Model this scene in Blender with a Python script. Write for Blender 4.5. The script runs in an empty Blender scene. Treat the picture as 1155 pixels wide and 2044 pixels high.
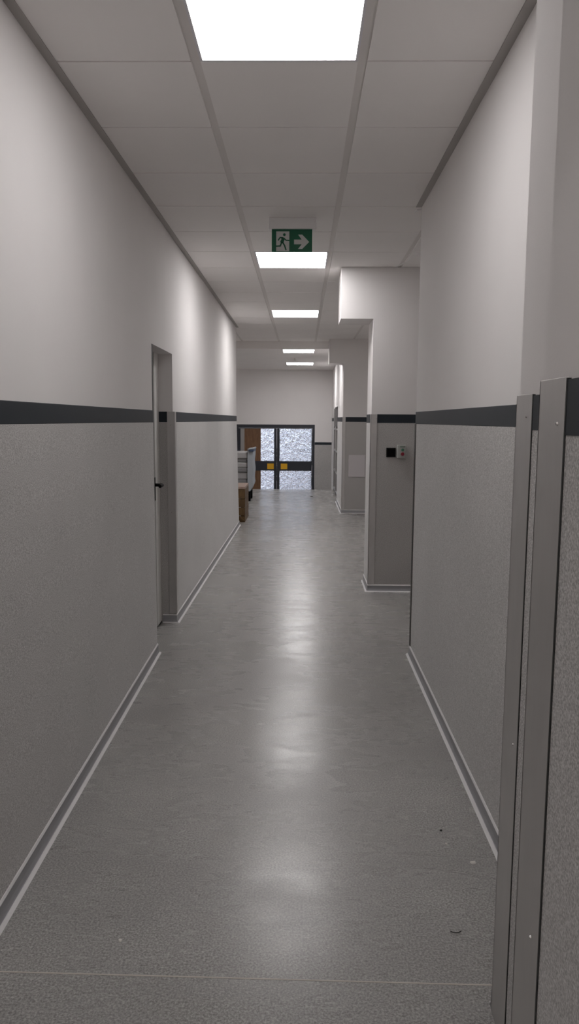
import bpy, bmesh, math, random
from mathutils import Vector, Matrix
random.seed(4)
sc = bpy.context.scene
COL = sc.collection

# ------------------------------------------------------------ materials
def mat(name, col, rough=.6, metal=0., spec=.5):
    m = bpy.data.materials.new(name); m.use_nodes = True
    b = m.node_tree.nodes['Principled BSDF']
    b.inputs['Base Color'].default_value = (*col, 1)
    b.inputs['Roughness'].default_value = rough
    b.inputs['Metallic'].default_value = metal
    b.inputs['Specular IOR Level'].default_value = spec
    return m
def nd(m, t, **kw):
    n = m.node_tree.nodes.new(t)
    for k, v in kw.items():
        if k in n.inputs: n.inputs[k].default_value = v
        else: setattr(n, k, v)
    return n
def lk(m, a, b): m.node_tree.links.new(a, b)
def coords(m, scale=(1, 1, 1)):
    tc = nd(m, 'ShaderNodeTexCoord'); mp = nd(m, 'ShaderNodeMapping'); mp.inputs['Scale'].default_value = scale
    lk(m, tc.outputs['Object'], mp.inputs['Vector']); return mp.outputs['Vector']
def ramp(m, fac, stops):
    r = nd(m, 'ShaderNodeValToRGB'); e = r.color_ramp.elements
    while len(e) < len(stops): e.new(.5)
    for i, (p, c) in enumerate(stops):
        e[i].position = p; e[i].color = (*c, 1) if len(c) == 3 else c
    lk(m, fac, r.inputs['Fac']); return r.outputs['Color']
def mix(m, a, b, fac, mode='MIX'):
    n = nd(m, 'ShaderNodeMix', data_type='RGBA', blend_type=mode)
    if isinstance(fac, float): n.inputs[0].default_value = fac
    else: lk(m, fac, n.inputs[0])
    lk(m, a, n.inputs[6]); lk(m, b, n.inputs[7]); return n.outputs[2]
def bump(m, h, strength, dist=.002):
    n = nd(m, 'ShaderNodeBump'); n.inputs['Strength'].default_value = strength; n.inputs['Distance'].default_value = dist
    lk(m, h, n.inputs['Height']); lk(m, n.outputs['Normal'], m.node_tree.nodes['Principled BSDF'].inputs['Normal'])
def bsdf(m): return m.node_tree.nodes['Principled BSDF']

def plaster(name, c):
    m = mat(name, c, .85, spec=.2); v = coords(m)
    n = nd(m, 'ShaderNodeTexNoise', Scale=2.2, Detail=4.); lk(m, v, n.inputs['Vector'])
    k = [x*.97 for x in c]
    lk(m, ramp(m, n.outputs['Fac'], [(.3, k), (.7, c)]), bsdf(m).inputs['Base Color'])
    n2 = nd(m, 'ShaderNodeTexNoise', Scale=170., Detail=3.); lk(m, v, n2.inputs['Vector'])
    bump(m, n2.outputs['Fac'], .12, .0015); return m
WHITE = plaster('white_wall_paint', (.79, .765, .755))
TILE = plaster('ceiling_tile_board', (.89, .865, .85))
BAR = mat('grey_ceiling_profile', (.74, .71, .69), .6)
DARKBAR = mat('shadow_gap_profile', (.42, .40, .385), .7)  # dark grey holds the shade of the recessed gaps in its colour

def speckle(name, dark, mid, light, scale=260., rough=.65):
    m = mat(name, mid, rough, spec=.35); v = coords(m)
    n = nd(m, 'ShaderNodeTexNoise', Scale=scale, Detail=2.5, Roughness=.7); lk(m, v, n.inputs['Vector'])
    c1 = ramp(m, n.outputs['Fac'], [(.34, dark), (.5, mid), (.66, light)])
    n2 = nd(m, 'ShaderNodeTexNoise', Scale=1.6, Detail=5.); lk(m, v, n2.inputs['Vector'])
    c2 = ramp(m, n2.outputs['Fac'], [(.3, (.90, .90, .90)), (.7, (1, 1, 1))])
    lk(m, mix(m, c1, c2, 1., 'MULTIPLY'), bsdf(m).inputs['Base Color'])
    bump(m, n.outputs['Fac'], .35, .002); return m
STONE = speckle('speckled_wainscot_sheet', (.27, .26, .25), (.47, .455, .442), (.68, .665, .65), 250.)
bsdf(STONE).inputs['Sheen Weight'].default_value = .30; bsdf(STONE).inputs['Sheen Roughness'].default_value = .45
BAND = mat('anthracite_band', (.017, .023, .030), .5, spec=.3)

def floor_mat():
    m = mat('speckled_resilient_floor', (.3, .29, .27), .3, spec=.5); v = coords(m)
    n = nd(m, 'ShaderNodeTexNoise', Scale=150., Detail=2.5, Roughness=.75); lk(m, v, n.inputs['Vector'])
    c = ramp(m, n.outputs['Fac'], [(.33, (.22, .214, .207)), (.5, (.35, .342, .332)), (.68, (.54, .53, .518))])
    # broad worn blotches and short cross-wise scuffs
    n2 = nd(m, 'ShaderNodeTexNoise', Scale=1.9, Detail=4., Roughness=.5); lk(m, v, n2.inputs['Vector'])
    c2 = ramp(m, n2.outputs['Fac'], [(.3, (.88, .875, .87)), (.5, (.97, .97, .965)), (.7, (1.08, 1.075, 1.07))])
    c = mix(m, c, c2, 1., 'MULTIPLY')
    v3 = coords(m, (1.5, 4., 1.))
    n3 = nd(m, 'ShaderNodeTexNoise', Scale=2.6, Detail=6., Roughness=.62, Distortion=.35); lk(m, v3, n3.inputs['Vector'])
    c3 = ramp(m, n3.outputs['Fac'], [(.3, (.98, .98, .98)), (.5, (1, 1, 1)), (.7, (1.025, 1.025, 1.02))])
    c = mix(m, c, c3, 1., 'MULTIPLY')
    lk(m, c, bsdf(m).inputs['Base Color'])
    ad = nd(m, 'ShaderNodeMath', operation='MULTIPLY_ADD'); lk(m, n3.outputs['Fac'], ad.inputs[0]); ad.inputs[1].default_value = .5
    hf = nd(m, 'ShaderNodeMath', operation='MULTIPLY'); lk(m, n2.outputs['Fac'], hf.inputs[0]); hf.inputs[1].default_value = .5
    lk(m, hf.outputs[0], ad.inputs[2])
    r = ramp(m, ad.outputs[0], [(.38, (.32,)*3), (.62, (.225,)*3)])
    lk(m, r, bsdf(m).inputs['Roughness'])
    n4 = nd(m, 'ShaderNodeTexNoise', Scale=11., Detail=5.); lk(m, v, n4.inputs['Vector'])
    bump(m, n4.outputs['Fac'], .05, .004)
    return m
FLOOR = floor_mat()
JOINT = mat('weld_joint', (.56, .52, .47), .6)
BASE = mat('grey_skirting', (.33, .33, .345), .45)
CAULK = mat('white_sealant', (.78, .77, .77), .5)

def steel(name, c=(.60, .585, .575), rough=.42):
    m = mat(name, c, rough, .75); v = coords(m, (60, 60, .8))
    n = nd(m, 'ShaderNodeTexNoise', Scale=4., Detail=4.); lk(m, v, n.inputs['Vector'])
    lk(m, ramp(m, n.outputs['Fac'], [(.3, (rough-.02,)*3), (.7, (rough+.03,)*3)]), bsdf(m).inputs['Roughness'])
    v2 = coords(m, (8, 8, 3)); n2 = nd(m, 'ShaderNodeTexNoise', Scale=2., Detail=5.); lk(m, v2, n2.inputs['Vector'])
    lk(m, ramp(m, n2.outputs['Fac'], [(.35, tuple(x*.95 for x in c)), (.65, c)]), bsdf(m).inputs['Base Color'])
    return m
STEEL = steel('brushed_steel')
SCREW = mat('bright_screw', (.75, .74, .72), .2, 1.)
SEAL_SHADE = mat('black_seal_and_shade', (.016, .015, .014), .6)  # black rubber; also paints the shade of gaps at jamb and guards
TYRE = mat('matt_black_tyre', (.006, .006, .006), .95, spec=.05)
BLACK = mat('black_plastic', (.004, .004, .004), .6, spec=.2)
DFRAME = mat('anthracite_door_frame', (.026, .029, .038), .4)
DOORW = mat('white_door_lacquer', (.80, .79, .77), .4); DOORG = mat('grey_door_lacquer', (.30, .29, .285), .45)
YELLOW = mat('yellow_sticker', (.75, .40, .01), .55)
def wood(name, a, b, scale=(3, 3, .5)):
    m = mat(name, a, .55); v = coords(m, scale)
    n = nd(m, 'ShaderNodeTexNoise', Scale=9., Detail=6., Distortion=1.2); lk(m, v, n.inputs['Vector'])
    lk(m, ramp(m, n.outputs['Fac'], [(.3, a), (.7, b)]), bsdf(m).inputs['Base Color']); return m
BROWN = wood('brown_veneer', (.13, .062, .028), (.20, .105, .05))
CRATE = wood('rough_crate_wood', (.085, .042, .012), (.17, .10, .035))
CRATETOP = wood('pale_pinkish_board', (.36, .25, .20), (.45, .33, .27))
GREYPL = mat('light_grey_plastic', (.42, .43, .41), .45)
GREEN = mat('green_button', (.03, .16, .09), .35)
RED = mat('red_button', (.25, .012, .03), .35)
SIGNG = mat('sign_green', (.0, .105, .048), .4)
SIGNW = mat('sign_white', (.60, .62, .60), .4)
HOUSE = mat('sign_housing', (.82, .81, .81), .45)
PANELW = mat('pale_grey_panel', (.60, .57, .58), .5)
LINEN = mat('grey_wrapped_linen', (.42, .41, .41), .8)
LINEN2 = mat('darker_grey_linen', (.24, .235, .24), .8)
COVER = mat('grey_blue_cover', (.40, .43, .46), .5)
BLUE = mat('dark_blue_edge', (.05, .075, .14), .5)
PAINTSTEEL = mat('painted_grey_steel', (.35, .34, .33), .45, .3)
DARKSHEET = mat('dark_grey_sheet', (.07, .065, .065), .5)
PAPER = mat('white_scrap', (.70, .68, .64), .8)

def emis(name, c, s):
    m = bpy.data.materials.new(name); m.use_nodes = True
    nt = m.node_tree; nt.nodes.clear()
    e = nt.nodes.new('ShaderNodeEmission'); o = nt.nodes.new('ShaderNodeOutputMaterial')
    e.inputs['Color'].default_value = (*c, 1); e.inputs['Strength'].default_value = s
    nt.links.new(e.outputs[0], o.inputs['Surface']); return m

def glass_mat():
    m = mat('crackled_obscure_glass', (.93, .95, 1.), .06)
    b = bsdf(m); b.inputs['Transmission Weight'].default_value = 1.; b.inputs['IOR'].default_value = 1.45
    v = coords(m)
    n = nd(m, 'ShaderNodeTexVoronoi', Scale=11., feature='F1'); lk(m, v, n.inputs['Vector'])
    n2 = nd(m, 'ShaderNodeTexNoise', Scale=32., Detail=2.); lk(m, v, n2.inputs['Vector'])
    mx = nd(m, 'ShaderNodeMath', operation='ADD'); lk(m, n.outputs['Distance'], mx.inputs[0]); lk(m, n2.outputs['Fac'], mx.inputs[1])
    bump(m, mx.outputs[0], 1., .09)
    return m
GLASS = glass_mat()

# ------------------------------------------------------------ mesh helpers
class MB:
    def __init__(s): s.bm = bmesh.new()
    def box(s, x0, x1, y0, y1, z0, z1, bev=0.):
        t = bmesh.new()
        vs = [t.verts.new((x, y, z)) for x in (x0, x1) for y in (y0, y1) for z in (z0, z1)]
        for f in ((0,1,3,2),(4,6,7,5),(0,4,5,1),(2,3,7,6),(0,2,6,4),(1,5,7,3)): t.faces.new([vs[i] for i in f])
        if bev: bmesh.ops.bevel(t, geom=t.edges[:], offset=bev, segments=2, affect='EDGES', profile=.5)
        s._add(t); return s
    def hexa(s, pts):      # 4 bottom (ccw), 4 top
        t = bmesh.new(); vs = [t.verts.new(p) for p in pts]
        for f in ((3,2,1,0),(4,5,6,7),(0,1,5,4),(1,2,6,5),(2,3,7,6),(3,0,4,7)): t.faces.new([vs[i] for i in f])
        bmesh.ops.recalc_face_normals(t, faces=t.faces[:]); s._add(t); return s
    def prism(s, poly, f0, f1):   # poly list of 2d; f0/f1 map 2d->3d
        t = bmesh.new(); a = [t.verts.new(f0(p)) for p in poly]; b = [t.verts.new(f1(p)) for p in poly]
        n = len(poly); t.faces.new(a); t.faces.new(b[::-1])
        for i in range(n): t.faces.new([a[i], b[i], b[(i+1) % n], a[(i+1) % n]])
        bmesh.ops.recalc_face_normals(t, faces=t.faces[:]); s._add(t); return s
    def tube(s, pts, r, seg=10):
        t = bmesh.new(); rings = []
        pts = [Vector(p) for p in pts]
        for i, p in enumerate(pts):
            d = (pts[min(i+1, len(pts)-1)] - pts[max(i-1, 0)]).normalized()
            u = d.cross(Vector((0, 0, 1)));
            if u.length < .01: u = d.cross(Vector((1, 0, 0)))
            u.normalize(); w = d.cross(u)
            rings.append([t.verts.new(p + r*(math.cos(a)*u + math.sin(a)*w)) for a in [2*math.pi*k/seg for k in range(seg)]])
        for a, b in zip(rings, rings[1:]):
            for k in range(seg): t.faces.new([a[k], a[(k+1) % seg], b[(k+1) % seg], b[k]])
        t.faces.new(rings[0][::-1]); t.faces.new(rings[-1])
        bmesh.ops.recalc_face_normals(t, faces=t.faces[:]); s._add(t); return s
    def _add(s, t):
        me = bpy.data.meshes.new('t'); t.to_mesh(me); t.free(); s.bm.from_mesh(me); bpy.data.meshes.remove(me)
    def build(s, name, m, parent=None, loc=None, smooth=False):
        W = Vector((0, 0, 0))
        if parent is not None: W = Vector(parent['_w'])
        if loc is not None: W = Vector(loc)
        bmesh.ops.translate(s.bm, verts=s.bm.verts[:], vec=-W)
        me = bpy.data.meshes.new(name); s.bm.to_mesh(me); s.bm.free()
        me.materials.append(m)
        if smooth:
            for p in me.polygons: p.use_smooth = True
        o = bpy.data.objects.new(name, me); COL.objects.link(o)
        o['_w'] = tuple(W)
        if parent is not None:
            o.parent = parent
            o.location = W - Vector(parent['_w'])
        else: o.location = W
        return o
def tag(o, label, cat, group=None):
    o['label'] = label; o['category'] = cat
    if group: o['group'] = group
    return o
def struct(o): o['kind'] = 'structure'; return o
def thing(name, loc, label, cat, group=None):
    o = bpy.data.objects.new(name, None); o.empty_display_size = .1; COL.objects.link(o); o.location = loc; o['_w'] = tuple(loc)
    return tag(o, label, cat, group)

H = 2.86                       # ceiling height
ZB, ZT = 1.522, 1.598          # dark band
XL, XR = -.96, .73

# ------------------------------------------------------------ floor
b = MB(); b.box(-2.8, 2.2, -1.7, 16.8, -.7, 0)
b.hexa([(-2.8, 16.8, -.7), (2.2, 16.8, -.7), (2.2, 18.3, -.7), (-2.8, 18.3, -.7),
        (-2.8, 16.8, 0), (2.2, 16.8, 0), (2.2, 18.3, -.52), (-2.8, 18.3, -.52)])
floor = struct(b.build('floor', FLOOR))
j = MB().hexa([(-.93, 1.921, -.001), (.70, 1.900, -.001), (.70, 1.9045, -.001), (-.93, 1.9255, -.001),
               (-.93, 1.921, .0008), (.70, 1.900, .0008), (.70, 1.9045, .0008), (-.93, 1.9255, .0008)]).build('floor_joint', JOINT, floor)
j['label'] = 'thin pale welded joint across the floor'

# ------------------------------------------------------------ ceiling
rows = [2.965 + .634*k for k in range(-8, 17)]
YC = 12.93
bars = [-2.265, -1.645, -1.026, -.4065, .2125, .8315, 1.4505]
LIGHTROWS = (-6, -1, 5, 10)
t = MB(); g = MB()
for ci, (a, c) in enumerate(zip([-2.8]+bars, bars+[2.2])):
    x0 = a + (.0175 if ci else 0); x1 = c - (.0175 if ci < len(bars) else 0)
    for k in range(-7, 16):
        y0 = 2.965+.634*k; y1 = min(y0+.634, YC)
        if y1 - y0 < .05: continue
        if y0 < 4.8 and (x1 < -1.1 or x0 > 1.1): continue
        if k in LIGHTROWS and abs(a+.4065) < .01: continue
        t.box(x0, x1, max(y0, -1.6)+.0045, y1-.0045, H, H+.018, .001)
for x in bars: g.box(x-.0175, x+.0175, -1.6, YC, H+.007, H+.02)
for y in rows:
    pass
g.box(-2.8, 2.2, -1.7, YC, H+.021, H+.06)
ceil = struct(t.build('ceiling', TILE)); struct(g.build('trim_1', BAR))
# shadow-gap edge profile along the walls
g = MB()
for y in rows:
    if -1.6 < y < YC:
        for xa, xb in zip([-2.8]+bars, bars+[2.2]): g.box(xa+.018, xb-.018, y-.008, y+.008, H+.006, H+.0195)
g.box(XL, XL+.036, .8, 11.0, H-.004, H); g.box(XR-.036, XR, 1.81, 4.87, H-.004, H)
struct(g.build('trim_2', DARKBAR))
# lower ceiling at the far end with its fascia
struct(MB().box(-2.8, 2.2, YC, 18.35, 2.74, 2.93).build('ceiling_far', TILE))

# ------------------------------------------------------------ walls
b = MB()
b.box(-1.25, XL, -1.7, 4.84, 0, H+.03); b.box(-1.25, XL, 4.84, 5.60, 2.018, H+.03); b.box(-1.25, XL, 5.60, 11.0, 0, H+.03)
b.box(-1.40, -1.27, 4.6, 5.8, 0, 2.3)
struct(b.build('wall_left', WHITE))
struct(MB().box(-2.9, -2.8, 10.9, 18.4, -.6, H+.06).box(-2.8, -1.25, 10.9, 11.0, 0, H+.03).build('wall_left_recess', WHITE))
b = MB(); b.box(XR, 1.0, 1.81, 4.87, 0, H+.03)
struct(b.build('wall_right', WHITE))
b = MB(); b.box(.515, 1.0, 1.16, 1.81, 0, H+.03); b.box(.367, 1.0, .45, 1.16, 0, H+.03); b.box(XL, .367, .76, .80, 2.10, H+.03)
struct(b.build('wall_near_opening', WHITE))
struct(MB().box(-1.25, 1.3, -1.8, -1.7, 0, H+.06).box(1.0, 1.1, -1.7, 1.0, 0, H+.03).build('wall_back', WHITE))
struct(MB().box(2.2, 2.3, 4.6, 18.4, -.6, H+.06).box(1.0, 2.2, 4.6, 4.7, 0, H+.03).build('wall_right_recess', WHITE))
# first cross wall with its stepped bulkhead
b = MB(); b.box(.612, 2.2, 6.72, 7.18, 0, H-.001); b.box(.329, .612, 6.72, 7.18, 2.424, H-.001)
struct(b.build('wall_cross', WHITE))
# second cross wall, niche surround and end return
b = MB(); b.box(.67, 2.2, 12.5, 14.35, 0, 2.80); b.box(.434, .67, 12.5, 12.92, 2.472, 2.859)
b.box(.67, 2.2, 12.5, 12.92, 2.80, 2.859)
struct(b.build('wall_cross_far', WHITE))
b = MB(); b.box(.705, 2.2, 14.35, 16.62, 1.82, 2.739); b.box(1.10, 2.2, 14.35, 16.62, 0, 1.82); b.box(.715, 2.2, 16.62, 18.2, -.6, 2.739)
struct(b.build('wall_right_end', WHITE))
# end wall around the door opening
b = MB(); b.box(-2.8, -1.60, 18.2, 18.4, -.6, 2.74); b.box(.301, 2.2, 18.2, 18.4, -.6, 2.74); b.box(-1.60, .301, 18.2, 18.4, 1.436, 2.74)
struct(b.build('wall_end', WHITE))

# wainscot sheets and dark bands ------------------------------------------------
TN = [3]
def trim(b, m):
    o = struct(b.build('trim_%d' % TN[0], m)); TN[0] += 1; return o
def lean(y0, y1, xb0, xb1):   # left wall sheet that stands out a little at its foot
    xt = XL+.004
    return MB().hexa([(XL-.0, y0, 0), (xb0, y0, 0), (xb1, y1, 0), (XL-.0, y1, 0),
                      (XL-.0, y0, ZB), (xt, y0, ZB), (xt, y1, ZB), (XL-.0, y1, ZB)])
trim(lean(-1.7, 2.1, -.920, -.920), STONE)
trim(lean(2.1, 4.838, -.920, -.951), STONE)
trim(lean(5.602, 11.0, -.951, -.922), STONE)
trim(MB().box(XL, XL+.005, -1.7, 4.838, ZB, ZT, .0015), BAND)
trim(MB().box(XL, XL+.005, 5.602, 11.0, ZB, ZT, .0015), BAND)
# far jamb of the door reveal
trim(MB().box(-1.10, XL+.002, 5.596, 5.600, 0, ZB), STONE)
trim(MB().box(-1.10, -.999, 5.594, 5.600, ZB, ZT), BAND)
# right wall
trim(MB().box(XR-.004, XR, 1.81, 4.868, 0, ZB), STONE)
trim(MB().box(XR-.005, XR, 1.81, 4.868, ZB, ZT, .0015), BAND)
# near opening
trim(MB().box(.511, .515, 1.16, 1.70, 0, ZB), STONE); trim(MB().box(.510, .515, 1.16, 1.70, ZB, ZT), BAND)
trim(MB().box(.363, .367, .45, 1.06, 0, ZB), STONE); trim(MB().box(.362, .367, .45, 1.06, ZB, ZT), BAND)
# first cross wall (front and flank)
b = MB(); b.box(.66, 2.2, 6.716, 6.72, 0, ZB); b.box(.608, .612, 6.77, 7.18, 0, ZB); trim(b, STONE)
b = MB(); b.box(.66, 2.2, 6.715, 6.72, ZB, ZT); b.box(.607, .612, 6.77, 7.18, ZB, ZT); trim(b, BAND)
# second cross wall
b = MB(); b.box(.70, 2.2, 12.496, 12.5, 0, ZB); b.box(.666, .67, 12.55, 14.35, 0, ZB); b.box(.711, .715, 16.62, 18.2, -.6, ZB); trim(b, STONE)
b = MB(); b.box(.70, 2.2, 12.495, 12.5, ZB, ZT); b.box(.665, .67, 12.55, 14.35, ZB, ZT); b.box(.710, .715, 16.62, 18.2, ZB, ZT); trim(b, BAND)
trim(MB().box(.302, .712, 18.195, 18.2, -.6, .959), STONE); trim(MB().box(.302, .712, 18.194, 18.2, .959, 1.019), BAND)

# skirting with its two white sealant lines -------------------------------------
def skirting(name, path, out):
    """path: list of (x,y); out: +1 when the room lies to the left of the path direction"""
    P = [Vector((x, y)) for x, y in path]; ns = []
    for i in range(len(P)):
        dirs = []
        if i: dirs.append((P[i]-P[i-1]).normalized())
        if i < len(P)-1: dirs.append((P[i+1]-P[i]).normalized())
        nn = [Vector((-d.y, d.x))*out for d in dirs]
        n = sum(nn, Vector((0, 0))).normalized(); n = n / max(.35, n.dot(nn[0])); ns.append(n)
    def ext(prof):
        bm = MB(); t = bmesh.new(); rings = []
        for p, n in zip(P, ns): rings.append([t.verts.new((p.x+n.x*o, p.y+n.y*o, z)) for o, z in prof])
        k = len(prof)
        for a, c in zip(rings, rings[1:]):
            for q in range(k): t.faces.new([a[q], a[(q+1) % k], c[(q+1) % k], c[q]])
        t.faces.new(rings[0]); t.faces.new(rings[-1][::-1])
        bmesh.ops.recalc_face_normals(t, faces=t.faces[:]); bm._add(t); return bm
    o = struct(ext([(0, 0), (0, .056), (.005, .056), (.007, .024), (.011, .010), (.017, .003), (.017, 0)]).build(name, BASE))
    s = ext([(0, .0555), (0, .063), (.003, .063), (.0075, .0565), (.0075, .0545), (.005, .0545)]).build('sealant_line', CAULK, o); s['label'] = 'white upper sealant line'
    s = ext([(.012, 0), (.0125, .007), (.017, .0075), (.024, .002), (.027, 0)]).build('sealant_line', CAULK, o); s['label'] = 'white lower sealant line'
    return o
skirting('baseboard_left', [(-.920, -1.6), (-.920, 2.1), (-.951, 4.838)], -1)
skirting('baseboard_left_far', [(-1.052, 5.596), (-.951, 5.596), (-.922, 11.0)], -1)
skirting('baseboard_right', [(XR-.004, 1.82), (XR-.004, 4.865)], 1)
skirting('baseboard_near', [(.511, 1.82), (.728, 1.82)], 1)
skirting('baseboard_cross', [(2.2, 6.716), (.608, 6.716), (.608, 7.18)], 1)
skirting('baseboard_cross_far', [(2.2, 12.496), (.666, 12.496), (.666, 14.34)], 1)

# ------------------------------------------------------------ ceiling lights
def light(y0, y1, x0, x1, z, label, power):
    c = thing('ceiling_light', ((x0+x1)/2, (y0+y1)/2, z), label, 'ceiling light', 'square led panels along the corridor ceiling')
    w = .010; f = MB()
    f.box(x0, x1, y0, y0+w, z-.002, z+.018).box(x0, x1, y1-w, y1, z-.002, z+.018)
    f.box(x0, x0+w, y0+w, y1-w, z-.002, z+.018).box(x1-w, x1, y0+w, y1-w, z-.002, z+.018)
    f.build('frame', PAINTW, c)
    MB().box(x0+w, x1-w, y0+w, y1-w, z+.0, z+.012).build('diffuser', emis('led_diffuser', (1., .972, .972), power), c)
PAINTW = mat('white_lamp_frame', (.70, .69, .72), .4)
LX0, LX1 = -.389, .195
light(-.836, -.208, LX0, LX1, H, 'square LED panel behind the viewer above the opening', 5.)
light(2.334, 2.962, LX0, LX1, H, 'nearest and largest square LED panel in the ceiling grid', 4.3)
light(6.138, 6.766, LX0, LX1, H, 'square LED panel in the ceiling right behind the green exit sign', 7.0)
light(9.308, 9.936, LX0, LX1, H, 'square LED panel beside the first stepped bulkhead, third from the viewer', 8.5)
light(13.02, 13.66, -.352, .204, 2.736, 'bright LED panel at the lip of the lowered far ceiling', 8.5)
light(15.95, 16.6, -.352, .228, 2.736, 'farthest LED panel, nearest the end wall', 9.5)

# ------------------------------------------------------------ exit sign
SY = 5.13
ex = thing('exit_sign', (-.075, SY, 2.86), 'green escape route sign with running figure and right arrow under ceiling', 'exit sign')
MB().box(-.228, .082, SY-.012, SY+.035, 2.788, 2.8605, .004).build('housing', HOUSE, ex)
x0, x1, z0, z1 = -.211, .055, 2.6435, 2.781
bd = MB().box(x0, x1, SY+.004, SY+.018, z0, z1+.008, .001).build('sign_board', SIGNG, ex)
def sp(px, py): return (x0 + (px-543.9)/79.1*(x1-x0), z1 - (py-461.8)/41*(z1-z0))
def flat(b, poly, d0, d1):
    q = [sp(*p) for p in poly]
    return b.prism(q, lambda p: (p[0], SY+.004-d0, p[1]), lambda p: (p[0], SY+.004-d1, p[1]))
flat(MB(), [(552.6, 463.8), (578.2, 463.8), (578.2, 501.5), (552.6, 501.5)], 0, .0008).build('white_doorway', SIGNW, bd)
flat(MB(), [(595.4, 469.8), (603.6, 469.8), (617.2, 483.6), (603.6, 497), (595.4, 497), (602.6, 488.2), (587.6, 488.2), (587.6, 479.2), (602.6, 479.2)], 0, .0008).build('arrow', SIGNW, bd)
def cap(b, pts, w, d0=.0008, d1=.0016):
    for (a, c) in zip(pts, pts[1:]):
        dx, dy = c[0]-a[0], c[1]-a[1]; l = math.hypot(dx, dy); nx, ny = -dy/l*w/2, dx/l*w/2; ex_, ey = dx/l*w*.35, dy/l*w*.35
        flat(b, [(a[0]+nx-ex_, a[1]+ny-ey), (c[0]+nx+ex_, c[1]+ny+ey), (c[0]-nx+ex_, c[1]-ny+ey), (a[0]-nx-ex_, a[1]-ny-ey)], d0, d1)
b = MB()
flat(b, [(568.5+2.7*math.cos(a), 470+2.7*math.sin(a)) for a in [k*math.pi/7 for k in range(14)]], .0008, .0016)
flat(b, [(561, 475.3), (566, 474.6), (569.5, 477.5), (566.8, 485.5), (562.5, 487), (560.5, 483.5), (563, 478)], .0008, .0016)
cap(b, [(565, 475.6), (560.3, 475.4), (556.6, 480.4)], 2.3); cap(b, [(568, 476.8), (572, 480.6), (577.6, 481)], 2.2)
cap(b, [(563.2, 485), (560.6, 491.4), (552.8, 491.8)], 2.6); cap(b, [(565.5, 485), (569, 490.5), (571.8, 498.6)], 2.7)
b.build('running_figure', SIGNG, bd)

# ------------------------------------------------------------ left side door
d1 = bpy.data.objects.new('door_1', None); COL.objects.link(d1); d1.location = (-1.08, 5.2, 0); d1['_w'] = (-1.08, 5.2, 0); struct(d1)
o = MB().box(-1.11, -1.067, 4.90, 5.428, .012, 2.012, .002).build('door_leaf', DOORG, d1)
b = MB(); b.box(-1.12, -.959, 4.842, 4.866, 0, 2.017)  # dark strip added at the near jamb, standing in for the gap's shade
f = b.build('door_frame', SEAL_SHADE, d1); f['label'] = 'dark strip painted for the shaded gap at the near jamb'
o = MB().box(-1.11, -1.062, 5.434, 5.594, .012, 2.017, .003).build('door_frame', DOORW, d1); o['label'] = 'white far stile of the frame'
MB().box(-1.10, -1.070, 5.428, 5.434, .012, 2.012).build('seal_shade_strip', SEAL_SHADE, d1)
b = MB(); b.box(-1.067, -1.060, 5.385, 5.420, .955, 1.125, .003); b.tube([(-1.062, 5.403, 1.07), (-1.018, 5.403, 1.07), (-1.008, 5.396, 1.07), (-1.005, 5.38, 1.07), (-1.004, 5.29, 1.07)], .012)
b.build('door_handle', BLACK, d1)
MB().box(-1.09, -1.062, 5.50, 5.594, .0, .012).build('bottom_seal', SEAL_SHADE, d1)

# ------------------------------------------------------------ corner guards
GG = 'steel corner guards on the wall corners'
def screws(o, pts, axis):
    for (x, y, z) in pts:
        b = MB(); r = .0035
        ring = [(r*math.cos(k*math.pi/6), r*math.sin(k*math.pi/6)) for k in range(12)]
        if axis == 'x': b.prism(ring, lambda p: (x+.001, y+p[0], z+p[1]), lambda p: (x-.0022, y+p[0]*.6, z+p[1]*.6))
        else: b.prism(ring, lambda p: (x+p[0], y+.001, z+p[1]), lambda p: (x+p[0]*.6, y-.0022, z+p[1]*.6))
        b.build('screw', SCREW, o)
def guardthing(loc, label): return thing('corner_guard', loc, label, 'corner guard', GG)
# nearest pair on the stepped opening
c = guardthing((.51, 1.75, 0), 'narrower of the two tall steel guards at right, next to the corridor wall')
MB().box(.509, .5145, 1.694, 1.815, .0, ZT+.004, .001).box(.509, .53, 1.8105, 1.815, 0, ZT+.004, .001).build('profile', STEEL, c)
MB().box(.5095, .516, 1.689, 1.694, 0, ZT+.002).build('seal_shade_strip', SEAL_SHADE, c)  # dark strip added for the shadowed gap beside the guard
screws(c, [(.509, 1.729, 1.551), (.509, 1.722, .775)], 'x')
c = guardthing((.36, 1.1, 0), 'widest and nearest steel guard, full-height strip close to the right edge')
MB().box(.361, .3665, 1.052, 1.165, .0, ZT+.004, .001).box(.361, .38, 1.1605, 1.165, 0, ZT+.004, .001).build('profile', STEEL, c)
MB().box(.3615, .368, 1.047, 1.052, 0, ZT+.002).build('seal_shade_strip', SEAL_SHADE, c)  # same painted gap shadow along the nearest guard
screws(c, [(.361, 1.078, 1.537), (.361, 1.085, .745)], 'x')
# right wall end
c = guardthing((.72, 4.87, 0), 'thin dark steel edge on the far end of the right corridor wall')
MB().box(.7215, .727, 4.835, 4.874, 0, ZB, .001).box(.7215, .80, 4.869, 4.874, 0, ZB, .001).build('profile', mat('dark_steel', (.09, .085, .08), .5, .6), c)
# left door far jamb
c = guardthing((-.98, 5.59, 0), 'worn steel guard on the far corner of the left door reveal')
MB().box(-1.001, -.944, 5.588, 5.595, .07, ZT, .001).box(-.9535, -.944, 5.59, 5.65, .07, ZT, .001).build('profile', STEEL, c)
screws(c, [(-.975, 5.588, 1.50), (-.975, 5.588, .85), (-.975, 5.588, .2)], 'y')
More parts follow.
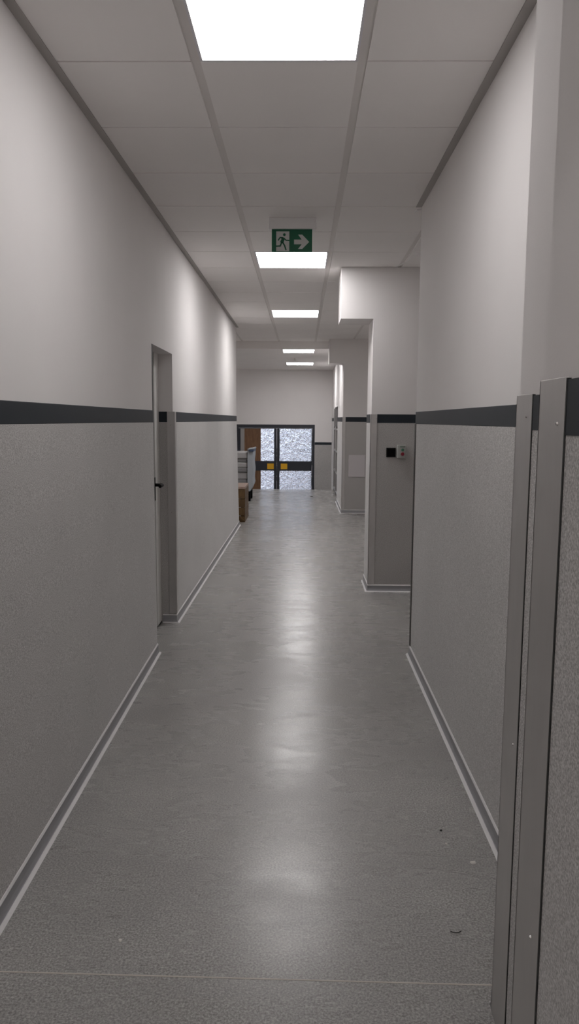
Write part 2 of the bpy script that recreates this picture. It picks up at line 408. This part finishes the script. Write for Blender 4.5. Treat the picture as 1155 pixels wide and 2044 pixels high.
# pillar corner
c = guardthing((.63, 6.72, 0), 'steel guard on the corner beside the green and red push buttons')
MB().box(.604, .662, 6.711, 6.7155, .063, ZT, .001).box(.604, .6085, 6.711, 6.77, .063, ZT, .001).build('profile', STEEL, c)
screws(c, [(.652, 6.711, 1.56), (.648, 6.711, .80)], 'y')
c = guardthing((.69, 12.5, 0), 'distant steel guard on the wall corner left of the blank pale panel')
MB().box(.661, .712, 12.489, 12.4955, .06, ZT, .001).box(.661, .6655, 12.489, 12.54, .06, ZT, .001).build('profile', STEEL, c)

# ------------------------------------------------------------ switches on the cross wall
Y = 6.716
c = thing('push_button_box', (.878, Y, 1.21), 'grey box with green and red push buttons on cross wall', 'push button box')
MB().box(.840, .916, Y-.055, Y+.001, 1.214, 1.329, .004).build('enclosure', GREYPL, c)
def button(z, m, r, l, nm='button'):
    ring = [(r*math.cos(k*math.pi/10), r*math.sin(k*math.pi/10)) for k in range(20)]
    o = MB().prism(ring, lambda p: (.886+p[0], Y-.054, z+p[1]), lambda p: (.886+p[0]*.9, Y-.068, z+p[1]*.9)).build(nm, m, c); o['label'] = l
button(1.287, GREEN, .0125, 'green push button'); button(1.250, RED, .016, 'red push button')
o = MB().box(.862, .908, Y-.0565, Y-.054, 1.308, 1.320).build('name_plate', mat('grey_green_plate', (.2, .24, .21), .5), c); o['label'] = 'small dull green plate'
c = thing('wall_plate', (.789, Y, 1.22), 'square black plate beside the push button box on cross wall', 'wall plate')
MB().box(.748, .831, Y-.012, Y+.001, 1.220, 1.303, .003).build('cover', BLACK, c)
MB().box(.757, .822, Y-.0145, Y-.011, 1.229, 1.294, .002).build('insert', mat('deep_black', (.003, .003, .003), .7, spec=.1), c)
# pale panel on the second cross wall
c = thing('wall_panel', (.908, 12.496, .61), 'blank pale grey rectangular panel on the dark far cross wall', 'wall panel')
MB().box(.768, 1.048, 12.476, 12.496, .613, .977, .003).build('panel_face', PANELW, c)
MB().box(.776, 1.040, 12.472, 12.477, .621, .969, .002).build('cover_sheet', PANELW, c)

# ------------------------------------------------------------ shelf rack in the niche
c = thing('shelf_rack', (.85, 15.5, 0), 'tall grey metal shelf rack standing in far right wall niche', 'shelf rack')
ry0, ry1, rx0, rx1 = 14.42, 16.55, .690, 1.04
for x in (rx0, rx1-.03):
    for y in (ry0, (ry0+ry1)/2, ry1-.03): MB().box(x, x+.03, y, y+.03, 0, 1.80, .003).build('post', PAINTSTEEL, c)
for z in (.10, .50, .93, 1.38):
    MB().box(rx0+.004, rx1, ry0+.03, ry1-.03, z-.035, z, .003).build('shelf', PAINTSTEEL, c)
o = MB().box(rx0+.006, rx0+.012, ry0+.03, ry1-.03, 1.42, 1.79).build('cover_sheet', DARKSHEET, c); o['label'] = 'dark grey sheet across the top of the rack'
MB().box(rx1-.006, rx1, ry0, ry1, .06, 1.78).build('back_sheet', DARKSHEET, c)
bp = tag(MB().box(.715, .98, 14.60, 15.25, 1.382, 1.43, .01).build('parcel', PAPER, loc=(.85, 14.9, 1.382)), 'flat white parcel on the upper shelf of the rack', 'parcel', 'white parcels on the shelf rack')
def cp(o, loc, label):
    n = o.copy(); COL.objects.link(n); n.location = loc; n['label'] = label; return n
cp(bp, (.85, 15.1, .932), 'flat white parcel on the middle shelf of the rack')
cp(bp, (.85, 14.85, .502), 'flat white parcel on the lower shelf of the rack')
cp(bp, (.85, 14.95, .102), 'flat white parcel on the bottom shelf of the rack')

# ------------------------------------------------------------ wooden crate and linen trolley
c = thing('wooden_crate', (-1.2, 11.6, 0), 'brown wooden crate on floor just past the left wall end', 'crate')
CX0, CX1, CY0, CY1 = -1.55, -.857, 11.30, 12.05
for z0_, z1_ in ((.0, .09), (.10, .22), (.23, .35), (.36, .50)):
    b = MB(); b.box(CX0, CX1, CY0, CY0+.018, z0_, z1_, .002).box(CX1-.018, CX1, CY0+.018, CY1, z0_, z1_, .002)
    b.build('side_board', CRATE, c)
for x in (CX0+.02, CX1-.065): MB().box(x, x+.045, CY0+.018, CY0+.06, 0, .5).build('corner_post', CRATE, c)
MB().prism([(-.90, .02), (-.862, .02), (-1.35, .48), (-1.39, .48)], lambda p: (p[0], CY0-.001, p[1]), lambda p: (p[0], CY0-.016, p[1])).build('brace', CRATE, c)
o = MB().box(CX0, CX1, CY0-.004, CY1, .505, .537, .003).build('lid', CRATETOP, c); o['label'] = 'pale pinkish board lid'

c = thing('linen_trolley', (-1.4, 14.7, 0), 'wheeled trolley of stacked grey linen with blue-edged cover, before end door', 'trolley')
TX0, TX1, TY0, TY1 = -1.85, -1.0, 14.18, 14.95
for x in (TX1-.03, TX0+.07):
    for y in (TY0+.12, TY1-.12):
        w = MB(); ring = [(.10*math.cos(k*math.pi/10), .10+.10*math.sin(k*math.pi/10)) for k in range(20)]
        w.prism(ring, lambda p: (x-.05, y+p[0], p[1]), lambda p: (x+.05, y+p[0], p[1]))
        w.box(x-.04, x+.04, y-.05, y+.05, .17, .20); w.build('caster', TYRE, c)
MB().box(TX0, TX1, TY0, TY1, .20, .235, .004).build('base_tray', BLACK, c)
for x in (TX0, TX1-.03):
    for y in (TY0, TY1-.03): MB().box(x, x+.03, y, y+.03, .21, .98, .003).build('post', PAINTSTEEL, c)
zz = .237; k = 0
for hgt in (.11, .08, .13, .09, .10, .07, .12):
    b = MB(); b.box(TX0+.035, TX1-.035, TY0+.01+.01*(k % 3), TY1-.04, zz, zz+hgt-.004, .018); b.build('linen_stack', (LINEN, LINEN2)[k % 2], c, smooth=False); zz += hgt; k += 1
# padded side cover that ends in a rolled edge over the top rail
prof = []
for q in range(29):
    z = .20 + q*.0275; prof.append((TX1 + .072 + .006*math.sin(q*.55) - (.05*(1-min(1, q/5.))), z))
poly = prof + [(TX1-.028, .97), (TX1-.028, .20)]
MB().prism(poly, lambda p: (p[0], TY0-.01, p[1]), lambda p: (p[0], TY1, p[1])).build('side_cover', COVER, c)
MB().tube([(TX1-.02, TY0-.03, .985), (TX1+.02, TY0-.035, 1.005), (TX1+.07, TY0-.03, 1.01), (TX1+.085, TY0+.02, 1.01), (TX1+.075, TY1, 1.0)], .018, 12).build('rolled_edge', COVER, c, smooth=True)
MB().box(TX1-.005, TX1+.09, TY0-.04, TY1-.05, .95, .99, .008).build('blue_edging', BLUE, c)

# ------------------------------------------------------------ end door
d = bpy.data.objects.new('door_2', None); COL.objects.link(d); d.location = (-.6, 18.25, -.51); d['_w'] = (-.6, 18.25, -.51); struct(d)
D0, D1 = 18.22, 18.30
b = MB(); b.box(.241, .301, D0-.02, D1, -.52, 1.436, .003); b.box(-1.60, -1.54, D0-.02, D1, -.52, 1.436, .003); b.box(-1.54, .241, D0-.02, D1, 1.352, 1.436, .003)
b.build('door_frame', DFRAME, d)
def leaf(x0, x1, sx0, sx1, brown):
    b = MB(); zz = [(-.50, -.40), (.326, .557), (1.345, 1.352)]
    b.box(x0, x0+sx0, D0, D0+.055, -.50, 1.350, .003).box(x1-sx1, x1, D0, D0+.055, -.50, 1.350, .003)
    b.box(x0+sx0, x1-sx1, D0, D0+.055, -.50, -.38, .003).box(x0+sx0, x1-sx1, D0, D0+.055, .326, .557, .003).box(x0+sx0, x1-sx1, D0, D0+.055, 1.338, 1.350)
    L = b.build('door_leaf', DFRAME, d)
    gx = x0+sx0
    if brown is not None:
        o = MB().box(brown[0], brown[1], D0+.012, D0+.04, .557, 1.338).box(brown[0], brown[1], D0+.012, D0+.04, -.38, .326).build('infill_panel', BROWN, L); o['label'] = 'brown wood infill panel'
        o = MB().box(x0+sx0, brown[0], D0+.012, D0+.04, -.38, 1.338).build('infill_panel', PAINTSTEEL, L); o['label'] = 'grey infill strip'
        gx = brown[1]
    for z0_, z1_ in ((-.38, .326), (.557, 1.338)):
        o = MB().box(gx, x1-sx1, D0+.02, D0+.030, z0_, z1_).build('glass_pane', GLASS, L); o['label'] = 'crackled obscure glass pane'
leaf(-1.54, -.614, .05, .064, (-1.395, -1.003)); leaf(-.610, .238, .064, .012, None)
for x0_, x1_ in ((-.842, -.684), (-.515, -.356)):
    o = MB().box(x0_, x1_, D0-.003, D0, .362, .498).build('yellow_sticker', YELLOW, d); o['label'] = 'yellow rectangular sticker'
b = MB(); b.tube([(-.66, D0-.005, .64), (-.66, D0-.05, .64), (-.70, D0-.055, .64), (-.78, D0-.055, .64)], .009); 

# ------------------------------------------------------------ outside the end door
GROUND = wood('outdoor_paving', (.30, .25, .23), (.5, .44, .42), (1, 1, 1))
struct(MB().box(-25, 25, 18.42, 60, -.75, -.55).build('ground_outside', GROUND))
BARK = mat('bark', (.08, .06, .045), .9); LEAF = mat('hedge_leaf', (.03, .045, .025), .7)
def shrub(x, y, r, hgt, label):
    c = thing('shrub', (x, y, -.55), label, 'shrub', 'shrubs outside the end door')
    MB().tube([(x, y, -.55), (x+.03, y, hgt*.4-.5)], .04).build('stem', BARK, c)
    t = bmesh.new()
    for k in range(260):
        a = random.uniform(0, 6.28); u = random.random()**.5; zz = random.random()
        rr = r*u*math.sin(math.pi*(.12+.8*zz))
        p = Vector((x+rr*math.cos(a), y+rr*math.sin(a), -.5+hgt*zz)); s = .10
        q1 = Vector((random.uniform(-1, 1), random.uniform(-1, 1), random.uniform(-1, 1))).normalized()*s
        q2 = q1.cross(Vector((random.uniform(-1, 1), random.uniform(-1, 1), random.uniform(-1, 1)))).normalized()*s*.55
        t.faces.new([t.verts.new(v) for v in (p-q1, p+q2, p+q1, p-q2)])
    b = MB(); b._add(t); b.build('foliage', LEAF, c)
shrub(.75, 21.0, .75, 2.9, 'tall dark shrub outside, blurred behind the right edge of the right pane')
shrub(.0, 22.2, .6, 1.7, 'middle-sized shrub outside, blurred behind the middle of the right pane')
shrub(-.55, 24.5, .5, 1.2, 'low shrub outside, blurred behind the centre of the double door')

# ------------------------------------------------------------ small items
def scrap(name, x, y, s, m, label, cat, seed, stretch=1.):
    rnd = random.Random(seed); t = []
    for k in range(9):
        a = k*2*math.pi/9; r = s*rnd.uniform(.6, 1.15); t.append((r*math.cos(a)*stretch, r*math.sin(a)))
    o = MB().prism(t, lambda p: (x+p[0], y+p[1], .0004), lambda p: (x+p[0]*.7, y+p[1]*.7, .0004+s*.35)).build(name, m, loc=(x, y, 0))
    tag(o, label, cat); return o
scrap('pebble', .538, 2.69, .0065, BLACK, 'tiny black pebble on floor near the right skirting', 'pebble', 1)
scrap('plaster_crumb', .612, 2.484, .011, PAPER, 'whitish plaster crumb on floor close to right skirting', 'crumb', 2)
scrap('plaster_crumb', -.529, 2.056, .0085, PAPER, 'small white plaster crumb on floor at lower left', 'crumb', 3)
scrap('plaster_crumb', .54, 2.60, .005, PAPER, 'faint pale speck on floor just in front of the black pebble', 'crumb', 5)
o = MB().tube([(.462, 2.118, .003), (.472, 2.112, .004), (.484, 2.112, .004), (.494, 2.120, .003)], .0013, 6).build('thread_scrap', BLACK, loc=(.478, 2.115, 0)); tag(o, 'thin dark curved thread lying on floor at lower right', 'thread')
scrap('dark_crumb', .20, 15.2, .02, BLACK, 'dark crumb on the far floor before the end door', 'crumb', 7, 2.)
# thin cable hanging at the far top corner of right wall and the one running over the side ceiling
o = MB().tube([(.73, 4.90, 2.853), (.716, 4.885, 2.846), (.702, 4.87, 2.842), (.695, 4.90, 2.838)], .005, 8).build('cable_end', CAULK, loc=(.71, 4.89, 2.85)); tag(o, 'short white cable end at the far upper corner of right wall', 'cable')
o = MB().tube([(1.02, 5.75, 2.857), (.93, 6.05, 2.855), (.86, 6.45, 2.857), (.80, 6.70, 2.857)], .003, 8).build('ceiling_cable', CAULK, loc=(.9, 6.2, 2.857)); tag(o, 'thin white cable running across ceiling before the first bulkhead', 'cable')
c = thing('ceiling_sprinkler', (-.16, 14.9, 2.74), 'small sprinkler head between the two far ceiling lights', 'sprinkler')
MB().tube([(-.16, 14.9, 2.742), (-.16, 14.9, 2.70)], .012).build('body', SCREW, c); MB().tube([(-.16, 14.9, 2.705), (-.16, 14.9, 2.700)], .03, 14).build('deflector', SCREW, c)

# ------------------------------------------------------------ world (sky seen through the end door)
w = bpy.data.worlds.new('sky'); sc.world = w; w.use_nodes = True
nt = w.node_tree; bg = nt.nodes['Background']
sk = nt.nodes.new('ShaderNodeTexSky'); sk.sky_type = 'NISHITA'; sk.sun_elevation = math.radians(35); sk.sun_rotation = math.radians(150); sk.sun_disc = False; sk.air_density = 1.; sk.dust_density = 3.
hz = nt.nodes.new('ShaderNodeMix'); hz.data_type = 'RGBA'; hz.inputs[0].default_value = .55; hz.inputs[7].default_value = (3.2, 3.1, 3.35, 1)   # thin bright cloud
nt.links.new(sk.outputs[0], hz.inputs[6]); nt.links.new(hz.outputs[2], bg.inputs['Color']); bg.inputs['Strength'].default_value = .23

# ------------------------------------------------------------ camera
f = 1500.; vx, vy, rho = 602., 839., .35
p = math.atan((1022-vy)/f); yaw = math.atan((vx-577.5)/f*math.cos(p))
F = Vector((-math.sin(yaw)*math.cos(p), math.cos(yaw)*math.cos(p), -math.sin(p)))
R = Vector((math.cos(yaw), math.sin(yaw), 0)); U = R.cross(F); r = math.radians(rho)
R2 = R*math.cos(r) + U*math.sin(r); U2 = R2.cross(F)
cam = bpy.data.cameras.new('camera'); co = bpy.data.objects.new('camera', cam); COL.objects.link(co)
co.matrix_world = Matrix(((R2.x, U2.x, -F.x, 0), (R2.y, U2.y, -F.y, 0), (R2.z, U2.z, -F.z, 1.54), (0, 0, 0, 1)))
cam.sensor_fit = 'VERTICAL'; cam.sensor_height = 36.; cam.lens = 36.*f/2044.; cam.clip_start = .05
sc.camera = co
for o in list(bpy.data.objects):
    if '_w' in o: del o['_w']

sc.view_settings.view_transform = 'Standard'; sc.view_settings.look = 'None'
sc.view_settings.gamma = 1.; sc.view_settings.use_curve_mapping = False
sc.view_settings.exposure = 1.3
cy = sc.cycles
cy.max_bounces = 14; cy.diffuse_bounces = 8; cy.glossy_bounces = 5; cy.transmission_bounces = 8
cy.sample_clamp_indirect = 6.; cy.caustics_reflective = False
